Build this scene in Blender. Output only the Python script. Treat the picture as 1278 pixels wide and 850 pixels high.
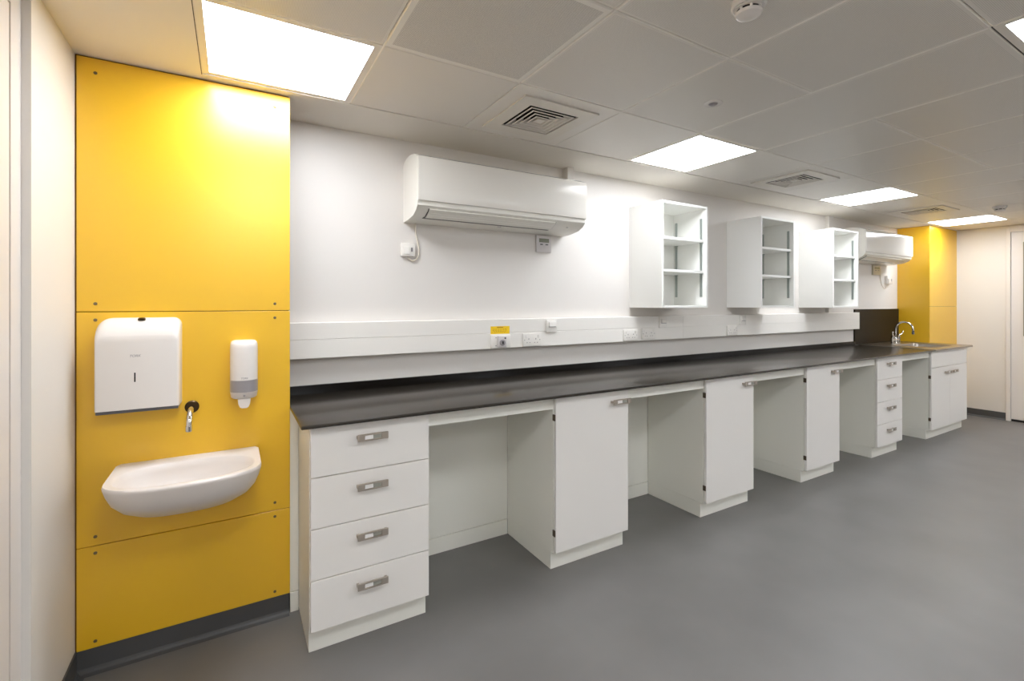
import bpy, bmesh, math
from mathutils import Vector, Matrix

# ------------------------------------------------------------------ scene, camera, light
scene = bpy.context.scene
C = scene.collection
for o in list(bpy.data.objects): bpy.data.objects.remove(o)

EYE = 1.44            # camera height
ZC = 2.409            # ceiling height
YAW = 0.5325          # turn to the right of the wall normal
FPX = 591.8           # focal length in pixels of the 1278 px frame
cam_d = bpy.data.cameras.new('camera'); cam = bpy.data.objects.new('camera', cam_d); C.objects.link(cam)
cam.location = (0, 0, EYE); cam.rotation_euler = (math.pi/2, 0, -YAW)
cam_d.sensor_fit = 'HORIZONTAL'; cam_d.sensor_width = 36.0; cam_d.lens = FPX*36.0/1278.0
cam_d.shift_y = -(425.0-379.4)/1278.0; cam_d.shift_x = -0.5/1278.0
cam_d.clip_start = 0.02; cam_d.clip_end = 60
scene.camera = cam

world = bpy.data.worlds.new('world'); scene.world = world; world.use_nodes = True
world.node_tree.nodes['Background'].inputs['Color'].default_value = (0.5, 0.5, 0.5, 1)
world.node_tree.nodes['Background'].inputs['Strength'].default_value = 0.02
scene.view_settings.view_transform = 'Standard'; scene.view_settings.look = 'None'
scene.view_settings.gamma = 1.0; scene.view_settings.use_curve_mapping = False
scene.view_settings.exposure = 0.0
scene.cycles.max_bounces = 16; scene.cycles.diffuse_bounces = 10; scene.cycles.glossy_bounces = 6
LAMP = 20.5            # emission of the ceiling light diffusers
LAMP_COL = (0.94, 0.97, 1.02)

# ------------------------------------------------------------------ room numbers (metres)
WY = 2.75             # bench wall
XL, XR, YB = -0.527, 8.25, -2.80   # left wall, end wall, wall behind the camera
X0, Y0, T = -0.113, 2.378, 0.60    # ceiling grid origin and module
YN = 2.433            # face of the near yellow boxing
YF = 2.42             # face of the far yellow boxing
XN = 0.229            # right edge of the near yellow boxing
XF = 7.385            # left face of the far yellow boxing
WT = 0.960; WTB = 0.944            # worktop top and underside
WFY = 2.020           # worktop front edge
DY = 2.065            # face of doors and drawers
PY = 2.112            # face of plinths
KY = 2.580            # back of the kneeholes

# ------------------------------------------------------------------ materials
def lin(r, g, b):
    f = lambda c: (c/255.0/12.92) if c/255.0 <= 0.04045 else ((c/255.0+0.055)/1.055)**2.4
    return (f(r), f(g), f(b), 1.0)
def mat(name, col, rough=0.5, metal=0.0, spec=0.5, bump=0.0, bscale=60.0, var=0.0, vscale=4.0, coat=0.0):
    m = bpy.data.materials.new(name); m.use_nodes = True
    nt = m.node_tree; b = nt.nodes['Principled BSDF']
    b.inputs['Base Color'].default_value = col
    b.inputs['Roughness'].default_value = rough
    b.inputs['Metallic'].default_value = metal
    b.inputs['Specular IOR Level'].default_value = spec
    b.inputs['Coat Weight'].default_value = coat
    b.inputs['Coat Roughness'].default_value = 0.08
    tc = nt.nodes.new('ShaderNodeTexCoord')
    if var:
        n = nt.nodes.new('ShaderNodeTexNoise'); n.inputs['Scale'].default_value = vscale
        n.inputs['Detail'].default_value = 5
        nt.links.new(tc.outputs['Object'], n.inputs['Vector'])
        r = nt.nodes.new('ShaderNodeValToRGB')
        r.color_ramp.elements[0].position = 0.3; r.color_ramp.elements[1].position = 0.7
        r.color_ramp.elements[0].color = tuple(c*(1-var) for c in col[:3])+(1,)
        r.color_ramp.elements[1].color = tuple(min(1, c*(1+var)) for c in col[:3])+(1,)
        nt.links.new(n.outputs['Fac'], r.inputs['Fac'])
        nt.links.new(r.outputs['Color'], b.inputs['Base Color'])
    if bump:
        n = nt.nodes.new('ShaderNodeTexNoise'); n.inputs['Scale'].default_value = bscale
        n.inputs['Detail'].default_value = 3
        nt.links.new(tc.outputs['Object'], n.inputs['Vector'])
        bp = nt.nodes.new('ShaderNodeBump'); bp.inputs['Strength'].default_value = bump
        bp.inputs['Distance'].default_value = 0.002
        nt.links.new(n.outputs['Fac'], bp.inputs['Height'])
        nt.links.new(bp.outputs['Normal'], b.inputs['Normal'])
    return m
def emit(name, col, strength):
    m = bpy.data.materials.new(name); m.use_nodes = True
    nt = m.node_tree; nt.nodes.remove(nt.nodes['Principled BSDF'])
    e = nt.nodes.new('ShaderNodeEmission')
    e.inputs['Color'].default_value = tuple(col)+(1,); e.inputs['Strength'].default_value = strength
    nt.links.new(e.outputs[0], nt.nodes['Material Output'].inputs['Surface'])
    return m
def perforated(name, col, hole, hx, hy, edge=None, ex=0.0, ey=0.0):
    """painted metal tile: field of small round holes inside a plain margin"""
    m = mat(name, col, 0.42, 0, 0.5); nt = m.node_tree; b = nt.nodes['Principled BSDF']
    N = nt.nodes.new; L = nt.links.new
    tc = N('ShaderNodeTexCoord'); sp = N('ShaderNodeSeparateXYZ'); L(tc.outputs['Object'], sp.inputs[0])
    def ma(op, a, bb=None):
        n = N('ShaderNodeMath'); n.operation = op
        for i, v in enumerate((a, bb)):
            if v is None: continue
            if isinstance(v, (int, float)): n.inputs[i].default_value = v
            else: L(v, n.inputs[i])
        return n.outputs[0]
    def cell(o):
        return ma('SUBTRACT', ma('FRACT', ma('ADD', ma('MULTIPLY', o, 1/0.0046), 500.0)), 0.5)
    u, v = cell(sp.outputs['X']), cell(sp.outputs['Y'])
    d = ma('SQRT', ma('ADD', ma('MULTIPLY', u, u), ma('MULTIPLY', v, v)))
    dot = ma('LESS_THAN', d, 0.27)
    inx = ma('LESS_THAN', ma('ABSOLUTE', sp.outputs['X']), hx)
    iny = ma('LESS_THAN', ma('ABSOLUTE', sp.outputs['Y']), hy)
    fac = ma('MULTIPLY', dot, ma('MULTIPLY', inx, iny))
    mx = N('ShaderNodeMix'); mx.data_type = 'RGBA'
    L(fac, mx.inputs['Factor']); mx.inputs['A'].default_value = col; mx.inputs['B'].default_value = hole
    res = mx.outputs['Result']
    if edge:
        e = ma('MULTIPLY', ma('LESS_THAN', ma('ABSOLUTE', sp.outputs['X']), ex), ma('LESS_THAN', ma('ABSOLUTE', sp.outputs['Y']), ey))
        m2 = N('ShaderNodeMix'); m2.data_type = 'RGBA'; L(e, m2.inputs['Factor']); m2.inputs['A'].default_value = edge; L(res, m2.inputs['B'])
        res = m2.outputs['Result']
    L(res, b.inputs['Base Color'])
    return m

M_wall = mat('white_wall_paint', lin(226, 222, 217), 0.55, bump=0.05, bscale=180)
M_cream = mat('cream_wall_paint', lin(222, 218, 212), 0.55, bump=0.05, bscale=180)
M_frame = mat('door_frame_paint', lin(222, 215, 208), 0.4)
M_plaster = mat('ceiling_plaster', lin(226, 221, 212), 0.6, bump=0.05, bscale=150)
TC, TE = lin(224, 219, 211), lin(242, 238, 230)  # TE: paler tile rim, light caught by the bevels put into the colour
M_tile = perforated('plain_metal_tile', TC, TC, 0.29, 0.29, TE, 0.2962, 0.2962)
M_perf = perforated('perforated_metal_tile', TC, lin(188, 183, 175), 0.285, 0.285, TE, 0.2945, 0.2945)
M_perfw = perforated('perforated_wide_margin_tile', TC, lin(128, 122, 114), 0.274, 0.274, lin(234, 230, 222), 0.275, 0.275)
M_perfl = perforated('perforated_long_tile', TC, lin(188, 183, 175), 0.270, 0.575, TE, 0.292, 0.592)
M_void = mat('ceiling_joint', lin(190, 183, 172), 0.7)
M_lampframe = mat('light_frame', lin(228, 222, 212), 0.4)
M_lamp = emit('light_diffuser', LAMP_COL, LAMP)
M_floor = mat('grey_vinyl_floor', lin(113, 111, 109), 0.38, spec=0.4, bump=0.12, bscale=260, var=0.08, vscale=2.6)
M_skirt = mat('dark_grey_skirting', lin(78, 78, 78), 0.4, spec=0.4)
M_yellow = mat('yellow_laminate', lin(234, 184, 20), 0.31, spec=1.0)
M_yedge = mat('yellow_panel_core', lin(120, 84, 10), 0.6)
M_screw = mat('screw_steel', lin(120, 105, 80), 0.4, 0.6)
M_lam = mat('white_laminate', lin(240, 237, 232), 0.38, spec=0.4)
M_lams = mat('white_carcass_board', lin(240, 239, 230), 0.4, spec=0.4)
M_cup = mat('white_cupboard_board', lin(238, 238, 234), 0.38, spec=0.4)
M_top = mat('charcoal_worktop', lin(48, 43, 37), 0.21, spec=0.5, bump=0.02, bscale=300)
M_up = mat('black_upstand', lin(18, 15, 12), 0.2, spec=0.3)
M_splash = mat('dark_splashback', lin(36, 29, 20), 0.4, spec=0.15)
M_steel = mat('brushed_steel', lin(168, 160, 150), 0.28, 1.0)
M_chrome = mat('chrome', lin(215, 213, 210), 0.07, 1.0)
M_handle = mat('satin_handle', lin(184, 174, 162), 0.38, 0.6)
M_clear = mat('clear_card_holder', lin(158, 158, 148), 0.2, 0.0)
M_card = mat('white_card', lin(240, 238, 236), 0.5)
M_hinge = mat('dark_hinge', lin(92, 80, 64), 0.45, 0.3)
M_line = mat('shadow_gap', lin(70, 66, 60), 0.7)
M_ceramic = mat('white_ceramic', lin(222, 215, 209), 0.28, spec=0.5, coat=0.1)
M_plast = mat('white_plastic', lin(226, 221, 216), 0.25)
M_acplast = mat('ac_white_plastic', lin(235, 233, 225), 0.3)
M_acfront = mat('ac_glossy_front', lin(235, 232, 225), 0.13, spec=0.28)
M_grey = mat('grey_plastic', lin(150, 146, 148), 0.3)
M_lgrey = mat('light_grey_plastic', lin(208, 204, 203), 0.3)
M_dgrey = mat('dark_grey_plastic', lin(88, 88, 92), 0.35)
M_black = mat('black_plastic', lin(24, 20, 18), 0.3)
M_brass = mat('bronze_lock', lin(70, 55, 35), 0.3, 0.8)
M_sock = mat('socket_white', lin(238, 235, 229), 0.25)
M_trunk = mat('trunking_white', lin(238, 235, 229), 0.3)
M_hole = mat('socket_hole', lin(70, 66, 62), 0.6)
M_std = mat('zinc_standard', lin(168, 176, 172), 0.35, 0.7)
M_lcd = mat('lcd_screen', lin(128, 130, 112), 0.2)
M_beige = mat('beige_plastic', lin(205, 196, 172), 0.35)
M_cable = mat('white_cable', lin(222, 214, 200), 0.4)
M_sticker = mat('yellow_sticker', lin(247, 205, 20), 0.4)
M_stickline = mat('sticker_print', lin(170, 120, 20), 0.5)
M_glass = mat('vision_glass', lin(150, 140, 126), 0.05, spec=0.6)
M_diff = mat('diffuser_metal', lin(222, 216, 205), 0.4)
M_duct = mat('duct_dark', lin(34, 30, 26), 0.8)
M_rubber = mat('red_ring', lin(150, 90, 88), 0.4)

# ------------------------------------------------------------------ mesh helpers
def bm_box(bm, x0, x1, y0, y1, z0, z1, bev=0.0, seg=2):
    g = bmesh.ops.create_cube(bm, size=1.0)
    vs = g['verts']
    bmesh.ops.scale(bm, vec=(x1-x0, y1-y0, z1-z0), verts=vs)
    bmesh.ops.translate(bm, vec=((x0+x1)/2, (y0+y1)/2, (z0+z1)/2), verts=vs)
    if bev:
        es = list({e for v in vs for e in v.link_edges})
        bmesh.ops.bevel(bm, geom=es, offset=bev, segments=seg, affect='EDGES', profile=0.5)
def bm_prism(bm, pts, a0, a1, axis='x'):
    """closed polygon extruded along an axis. axis x: pts are (y,z); y: (x,z); z: (x,y)"""
    def P(p, a):
        return {'x': (a, p[0], p[1]), 'y': (p[0], a, p[1]), 'z': (p[0], p[1], a)}[axis]
    A = [bm.verts.new(P(p, a0)) for p in pts]; B = [bm.verts.new(P(p, a1)) for p in pts]
    n = len(pts)
    fs = [bm.faces.new(A), bm.faces.new(B[::-1])]
    for i in range(n): fs.append(bm.faces.new((A[i], B[i], B[(i+1) % n], A[(i+1) % n])))
    bmesh.ops.recalc_face_normals(bm, faces=fs)
    return fs
def bm_tube(bm, path, r, n=12, cap=True):
    path = [Vector(p) for p in path]; rings = []; up = None
    for i, p in enumerate(path):
        t = (path[min(i+1, len(path)-1)]-path[max(i-1, 0)]).normalized()
        if up is None: up = t.orthogonal().normalized()
        up = (up-t*up.dot(t)).normalized(); s = t.cross(up)
        rr = r[i] if isinstance(r, (list, tuple)) else r
        rings.append([bm.verts.new(p+rr*(math.cos(2*math.pi*k/n)*up+math.sin(2*math.pi*k/n)*s)) for k in range(n)])
    fs = []
    for a, b in zip(rings, rings[1:]):
        for k in range(n): fs.append(bm.faces.new((a[k], a[(k+1) % n], b[(k+1) % n], b[k])))
    if cap: fs += [bm.faces.new(rings[0][::-1]), bm.faces.new(rings[-1])]
    bmesh.ops.recalc_face_normals(bm, faces=fs)
def bm_lathe(bm, prof, n=32, axis='z', centre=(0, 0, 0)):
    """prof: (radius, height) list; open ends with r>0 are capped"""
    c = Vector(centre); rings = []
    def P(r, h, a):
        x, y = r*math.cos(a), r*math.sin(a)
        return c+{'z': Vector((x, y, h)), 'y': Vector((x, h, y)), 'x': Vector((h, x, y))}[axis]
    for r, h in prof: rings.append([bm.verts.new(P(r, h, 2*math.pi*k/n)) for k in range(n)])
    fs = []
    for a, b in zip(rings, rings[1:]):
        for k in range(n): fs.append(bm.faces.new((a[k], a[(k+1) % n], b[(k+1) % n], b[k])))
    fs += [bm.faces.new(rings[0][::-1]), bm.faces.new(rings[-1])]
    bmesh.ops.recalc_face_normals(bm, faces=fs)
def obj(name, bm, m, parent=None, smooth=False, loc=None):
    me = bpy.data.meshes.new(name); bm.to_mesh(me); bm.free()
    me.materials.append(m)
    if smooth:
        me.shade_smooth()
        if smooth is not True: me.set_sharp_from_angle(angle=math.radians(smooth))
    o = bpy.data.objects.new(name, me); C.objects.link(o)
    if parent is not None: o.parent = parent
    if loc: o.location = loc
    return o
def box(name, m, parent, x0, x1, y0, y1, z0, z1, bev=0.0, seg=2):
    bm = bmesh.new(); bm_box(bm, x0, x1, y0, y1, z0, z1, bev, seg)
    return obj(name, bm, m, parent, smooth=35 if bev else False)
def tag(o, label, cat, group=None):
    o['label'] = label; o['category'] = cat
    if group: o['group'] = group
    return o
def thing(name, label, cat, loc=(0, 0, 0), group=None):
    o = bpy.data.objects.new(name, None); C.objects.link(o); o.location = loc
    o.empty_display_size = 0.1
    return tag(o, label, cat, group)
def struct(o, label):
    o['kind'] = 'structure'; o['label'] = label
    return o
def copy_tree(o, parent=None):
    c = o.copy(); C.objects.link(c); c.parent = parent
    for ch in o.children: copy_tree(ch, c)
    return c
def text(name, body, size, m, parent, loc, rot, shear=0.0, sx=1.0):
    cu = bpy.data.curves.new(name, 'FONT'); cu.body = body; cu.size = size
    cu.align_x = 'CENTER'; cu.align_y = 'CENTER'; cu.extrude = 0.0002; cu.shear = shear; cu.offset = size*0.015
    t = bpy.data.objects.new(name, cu); C.objects.link(t)
    me = bpy.data.meshes.new_from_object(t.evaluated_get(bpy.context.evaluated_depsgraph_get()))
    bpy.data.objects.remove(t)
    me.materials.clear(); me.materials.append(m)
    o = bpy.data.objects.new(name, me); C.objects.link(o); o.parent = parent
    o.location = loc; o.rotation_euler = rot; o.scale = (sx, 1, 1)
    return o
def arc(cx, cy, r, a0, a1, n):
    return [(cx+r*math.cos(math.radians(a0+(a1-a0)*i/n)), cy+r*math.sin(math.radians(a0+(a1-a0)*i/n))) for i in range(n+1)]

# ================================================================== STRUCTURE
struct(box('floor', M_floor, None, XL-0.3, XR+0.2, YB-0.2, WY+0.2, -0.1, 0.0), 'smooth grey vinyl floor')
struct(box('wall_bench', M_wall, None, XL-0.3, XR+0.2, WY, WY+0.12, 0.0, ZC+0.2), 'white painted wall behind the long bench')
struct(box('wall_rear', M_wall, None, XL-0.3, XR+0.2, YB-0.12, YB, 0.0, ZC+0.2), 'white painted wall opposite the bench')
struct(box('wall_end', M_cream, None, XR, XR+0.12, YB, WY, 0.0, ZC+0.2), 'cream end wall beyond the sink')
# left wall with the door recess
bm = bmesh.new()
bm_box(bm, XL-0.12, XL, 1.979, WY, 0, ZC+0.2)
bm_box(bm, XL-0.12, XL, YB, 0.78, 0, ZC+0.2)
bm_box(bm, XL-0.12, XL-0.06, 0.78, 1.979, 0, ZC+0.2)
bm_box(bm, XL-0.06, XL, 0.78, 1.979, 2.36, ZC+0.2)
struct(obj('wall_left', bm, M_cream), 'cream side wall with a recessed door')

# ceiling: plaster borders, joint backing, clip-in tiles as pieces
NI, NJ = 13, 8
gx1, gy1 = X0+NI*T, Y0-NJ*T
bm = bmesh.new()
bm_box(bm, XL-0.3, XR+0.2, Y0, WY+0.1, ZC, ZC+0.05)
bm_box(bm, XL-0.3, X0, YB-0.1, Y0, ZC, ZC+0.05)
bm_box(bm, gx1, XR+0.2, YB-0.1, Y0, ZC, ZC+0.05)
bm_box(bm, X0, gx1, YB-0.1, gy1, ZC, ZC+0.05)
bm_box(bm, X0, gx1, gy1, Y0, ZC+0.045, ZC+0.1)
ceiling = struct(obj('ceiling', bm, M_plaster), 'plaster-bordered ceiling of clip-in metal tiles')
bm = bmesh.new(); bm_box(bm, X0, gx1, gy1, Y0, ZC+0.009, ZC+0.012)
# edge trims of the tile field
for a in ((X0-0.012, X0+0.004, gy1, Y0), (X0, gx1, Y0-0.004, Y0+0.010)):
    box('edge_trim', M_plaster, ceiling, a[0], a[1], a[2], a[3], ZC-0.004, ZC)
LIGHTS = [(0, 0), (4, 0), (8, 0), (12, 0), (0, 3), (4, 3), (8, 3), (12, 3), (0, 6), (4, 6), (8, 6), (12, 6)]  # last row is unseen, added to brighten cabinet fronts and ceiling
VENTS = [(2, 0), (6, 0), (10, 0)]
skip = set(LIGHTS)
def tile_mesh(w, h, m, name):
    bm = bmesh.new(); g = 0.0016; b = 0.004
    hx, hy = w/2-g, h/2-g
    lo = [(-hx+b, -hy+b), (hx-b, -hy+b), (hx-b, hy-b), (-hx+b, hy-b)]
    hi = [(-hx, -hy), (hx, -hy), (hx, hy), (-hx, hy)]
    A = [bm.verts.new((x, y, 0)) for x, y in lo]; B = [bm.verts.new((x, y, b)) for x, y in hi]
    D = [bm.verts.new((x, y, 0.012)) for x, y in hi]
    fs = [bm.faces.new(A)]
    for k in range(4):
        fs.append(bm.faces.new((A[k], A[(k+1) % 4], B[(k+1) % 4], B[k])))
        fs.append(bm.faces.new((B[k], B[(k+1) % 4], D[(k+1) % 4], D[k])))
    fs.append(bm.faces.new(D[::-1]))
    bmesh.ops.recalc_face_normals(bm, faces=fs)
    me = bpy.data.meshes.new(name); bm.to_mesh(me); bm.free(); me.materials.append(m)
    return me
me_plain = tile_mesh(T, T, M_tile, 'tile_plain')
me_perf = tile_mesh(T, T, M_perf, 'tile_perforated')
me_wide = tile_mesh(T, T, M_perfw, 'tile_wide_margin')
me_long = tile_mesh(T, 2*T, M_perfl, 'tile_long')
bm.free()
bm = bmesh.new(); bm_box(bm, X0, gx1, gy1, Y0, ZC+0.0435, ZC+0.0445)
obj('joint_backing', bm, M_void, ceiling)
def put_tile(me, x, y):
    o = bpy.data.objects.new('ceiling_tile', me); C.objects.link(o); o.parent = ceiling; o.location = (x, y, ZC)
for i in range(NI):
    for j in range(NJ):
        if (i, j) in skip or (i, j) in VENTS: continue
        if i in (4, 8, 12) and j in (1, 2, 4, 5):
            if j in (1, 4): put_tile(me_long, X0+(i+0.5)*T, Y0-(j+1)*T)
            continue
        put_tile(me_plain if j == 0 else (me_wide if (i, j) == (1, 1) else me_perf), X0+(i+0.5)*T, Y0-(j+0.5)*T)
box('shadow_gap', M_line, ceiling, X0-0.0015, X0+0.0015, gy1, Y0, ZC-0.0046, ZC-0.0035)
box('shadow_gap', M_line, ceiling, X0+4*T, gx1, Y0-3*T-0.002, Y0-3*T+0.002, ZC-0.0004, ZC+0.001)
# the diffuser tiles are plain too but have a square cut-out
def ring_plate(bm, ho, hi, z0, z1):
    """square frame plate between half sizes hi and ho"""
    o = [(-ho, -ho), (ho, -ho), (ho, ho), (-ho, ho)]; i = [(-hi, -hi), (hi, -hi), (hi, hi), (-hi, hi)]
    V = [[bm.verts.new((x, y, z)) for x, y in s] for z in (z0, z1) for s in (o, i)]
    fs = []
    for k in range(4):
        n = (k+1) % 4
        fs += [bm.faces.new((V[0][k], V[0][n], V[1][n], V[1][k])), bm.faces.new((V[2][k], V[3][k], V[3][n], V[2][n])),
               bm.faces.new((V[0][k], V[2][k], V[2][n], V[0][n])), bm.faces.new((V[1][k], V[1][n], V[3][n], V[3][k]))]
    bmesh.ops.recalc_face_normals(bm, faces=fs)
for (i, j) in VENTS:
    bm = bmesh.new(); ring_plate(bm, T/2-0.0016, 0.20, 0, 0.012)
    obj('ceiling_tile', bm, M_tile, ceiling, loc=(X0+(i+0.5)*T, Y0-(j+0.5)*T, ZC))

# yellow boxings with screwed laminate panels
def screws(panel, pts, yface):
    for x, z in pts:
        bm = bmesh.new(); bm_lathe(bm, [(0.0062, 0.0), (0.0062, -0.0012), (0.004, -0.0022), (0.0012, -0.0022)], 12, 'y', (x, yface, z))
        obj('screw', bm, M_screw, panel)
wb = box('wall_boxing', M_yedge, None, XL, XN-0.004, YN+0.010, WY, 0.0, ZC)
struct(wb, 'boxing beside the bench clad in yellow laminate with a basin')
for z0, z1, sz in ((0.0925, 0.4895, (0.118, 0.463)), (0.4925, 1.4075, (0.527, 1.377)), (1.4105, 2.402, (1.441, 2.346))):
    pn = box('panel', M_yellow, wb, XL+0.006, XN, YN, YN+0.010, z0, z1, 0.0012, 1)
    screws(pn, [(x, z) for x in (-0.465, 0.166) for z in sz], YN)
wf = box('wall_boxing', M_yedge, None, XF+0.010, XR, YF+0.010, WY, 0.0, ZC)
struct(wf, 'yellow laminate boxing in the corner beyond the sink')
for z0, z1 in ((0.0925, 1.4075), (1.4105, 2.405)):
    box('panel', M_yellow, wf, XF+0.0005, XR-0.001, YF, YF+0.010, z0, z1, 0.001, 1)
box('side_panel', M_yellow, wf, XF, XF+0.010, YF+0.0105, WY, 0.0, 2.405, 0.001, 1)

# skirtings
def skirt_profile(s=1):
    return [(0, 0.0925), (-0.006, 0.0925), (-0.007, 0.03)]+[(-0.007-0.022+0.022*math.cos(a), 0.024-0.022*math.sin(a)) for a in (0.2, 0.6, 1.0, 1.4)]+[(-0.034, 0.0)]+[(0, 0.0)]
bm = bmesh.new(); bm_prism(bm, [(YN+0.009+a, b) for a, b in skirt_profile()], XL+0.001, XN-0.004, 'x')
struct(obj('baseboard_boxing', bm, M_skirt), 'dark grey coved skirting under the basin')
bm = bmesh.new(); bm_prism(bm, [(XL-a, b) for a, b in skirt_profile()], 1.979, YN+0.004, 'y')
bm_prism(bm, [(XL-a, b) for a, b in skirt_profile()], YB+0.04, 0.78, 'y')
struct(obj('baseboard_left', bm, M_skirt), 'dark grey coved skirting on the side wall')
bm = bmesh.new(); bm_prism(bm, [(XR+a, b) for a, b in skirt_profile()], 1.955, YF-0.002, 'y')
bm_prism(bm, [(XR+a, b) for a, b in skirt_profile()], YB+0.04, 0.933, 'y')
struct(obj('baseboard_end', bm, M_skirt), 'dark grey coved skirting on the end wall')
bm = bmesh.new(); bm_prism(bm, [(YF+0.009+a, b) for a, b in skirt_profile()], XF+0.012, XR-0.035, 'x')
struct(obj('baseboard_corner', bm, M_skirt), 'dark grey coved skirting under the corner boxing')
bm = bmesh.new(); bm_prism(bm, [(YB-a, b) for a, b in skirt_profile()], XL+0.001, XR-0.001, 'x')
struct(obj('baseboard_rear', bm, M_skirt), 'dark grey coved skirting on the wall opposite the bench')
# white filler strip between boxing and first drawer unit
tr = box('trim_1', M_lams, None, XN+0.001, 0.266, YN+0.004, YN+0.02, 0.094, WTB-0.001)
struct(tr, 'narrow white filler strip between yellow panel and drawer unit')
box('skirting', M_lams, tr, XN+0.001, 0.266, YN, YN+0.02, 0.0, 0.090, 0.001, 1)

# doors
d1 = box('door_1', M_frame, None, XL-0.060, XL-0.023, 0.84, 1.895, 0.008, 2.30, 0.002, 1)
struct(d1, 'cream door leaf recessed in the side wall')
bm = bmesh.new()
bm_box(bm, XL-0.060, XL-0.022, 1.901, 1.9785, 0, 2.359); bm_box(bm, XL-0.060, XL-0.022, 0.781, 0.836, 0, 2.359)
bm_box(bm, XL-0.060, XL-0.022, 0.836, 1.901, 2.305, 2.359)
obj('door_frame', bm, M_frame, d1)
bm = bmesh.new(); bm_box(bm, XL-0.0585, XL-0.052, 1.895, 1.901, 0, 2.3); obj('gap_seal', bm, M_line, d1)
d2 = box('door_2', M_frame, None, XR-0.012, XR, 0.98, 1.908, 0.028, 2.318, 0.002, 1)
struct(d2, 'cream door in the end wall with a glazed vision panel')
bm = bmesh.new()
bm_box(bm, XR-0.026, XR, 1.911, 1.953, 0, 2.392, 0.003, 1); bm_box(bm, XR-0.026, XR, 0.935, 0.977, 0, 2.392, 0.003, 1)
bm_box(bm, XR-0.026, XR, 0.977, 1.911, 2.322, 2.392, 0.003, 1)
obj('door_frame', bm, M_frame, d2)
vp = box('vision_panel', M_glass, d2, XR-0.0135, XR-0.010, 1.56, 1.806, 1.05, 2.190)
bm = bmesh.new(); bm_box(bm, XR-0.018, XR-0.010, 1.806, 1.814, 1.038, 2.202); bm_box(bm, XR-0.018, XR-0.010, 1.548, 1.56, 1.038, 2.202)
bm_box(bm, XR-0.018, XR-0.010, 1.56, 1.806, 2.19, 2.202); bm_box(bm, XR-0.018, XR-0.010, 1.56, 1.806, 1.038, 1.05)
obj('bead', bm, M_frame, vp)
bm = bmesh.new(); bm_box(bm, XR-0.011, XR, 0.98, 1.908, 0.002, 0.026); obj('threshold_seal', bm, M_black, d2)
bm = bmesh.new(); bm_tube(bm, [(XR-0.012, 1.04, 1.0), (XR-0.06, 1.04, 1.0), (XR-0.065, 1.06, 1.0), (XR-0.065, 1.17, 1.0)], 0.009)
obj('door_handle', bm, M_steel, d2, smooth=True)

# ================================================================== CEILING FITTINGS
def make_light():
    t = thing('ceiling_light', '', 'light', group='square ceiling lights')
    bm = bmesh.new(); ring_plate(bm, T/2-0.0016, 0.272, 0.0, 0.012); obj('light_frame', bm, M_lampframe, t)
    bm = bmesh.new()
    ring_plate(bm, 0.273, 0.2715, 0.0121, 0.0122); bm.free()
    box('diffuser', M_lamp, t, -0.2715, 0.2715, -0.2715, 0.2715, 0.003, 0.0085)
    return t
L0 = make_light()
light_labels = {(0, 0): 'lit square ceiling light directly above the yellow basin panel',
    (4, 0): 'lit square ceiling light above the nearest open wall cupboard, beside the long perforated tile',
    (8, 0): 'lit square ceiling light before the air conditioner by the sink',
    (12, 0): 'lit square ceiling light against the yellow corner boxing by the sink',
    (0, 3): 'lit square ceiling light above the aisle opposite the basin',
    (4, 3): 'lit square ceiling light over the aisle beyond the long perforated tile',
    (8, 3): 'lit square ceiling light over the aisle opposite the far cupboards',
    (0, 6): 'unseen square ceiling light added near the rear wall, in line with the basin',
    (4, 6): 'unseen square ceiling light added near the rear wall, in line with the nearest cupboard',
    (8, 6): 'unseen square ceiling light added near the rear wall, in line with the far cupboards',
    (12, 6): 'unseen square ceiling light added in the rear corner by the end wall',
    (12, 3): 'lit square ceiling light over the aisle beside the end-wall door'}
for k, (i, j) in enumerate(LIGHTS):
    o = L0 if k == 0 else copy_tree(L0)
    o.location = (X0+(i+0.5)*T, Y0-(j+0.5)*T, ZC); o['label'] = light_labels[(i, j)]

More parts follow.
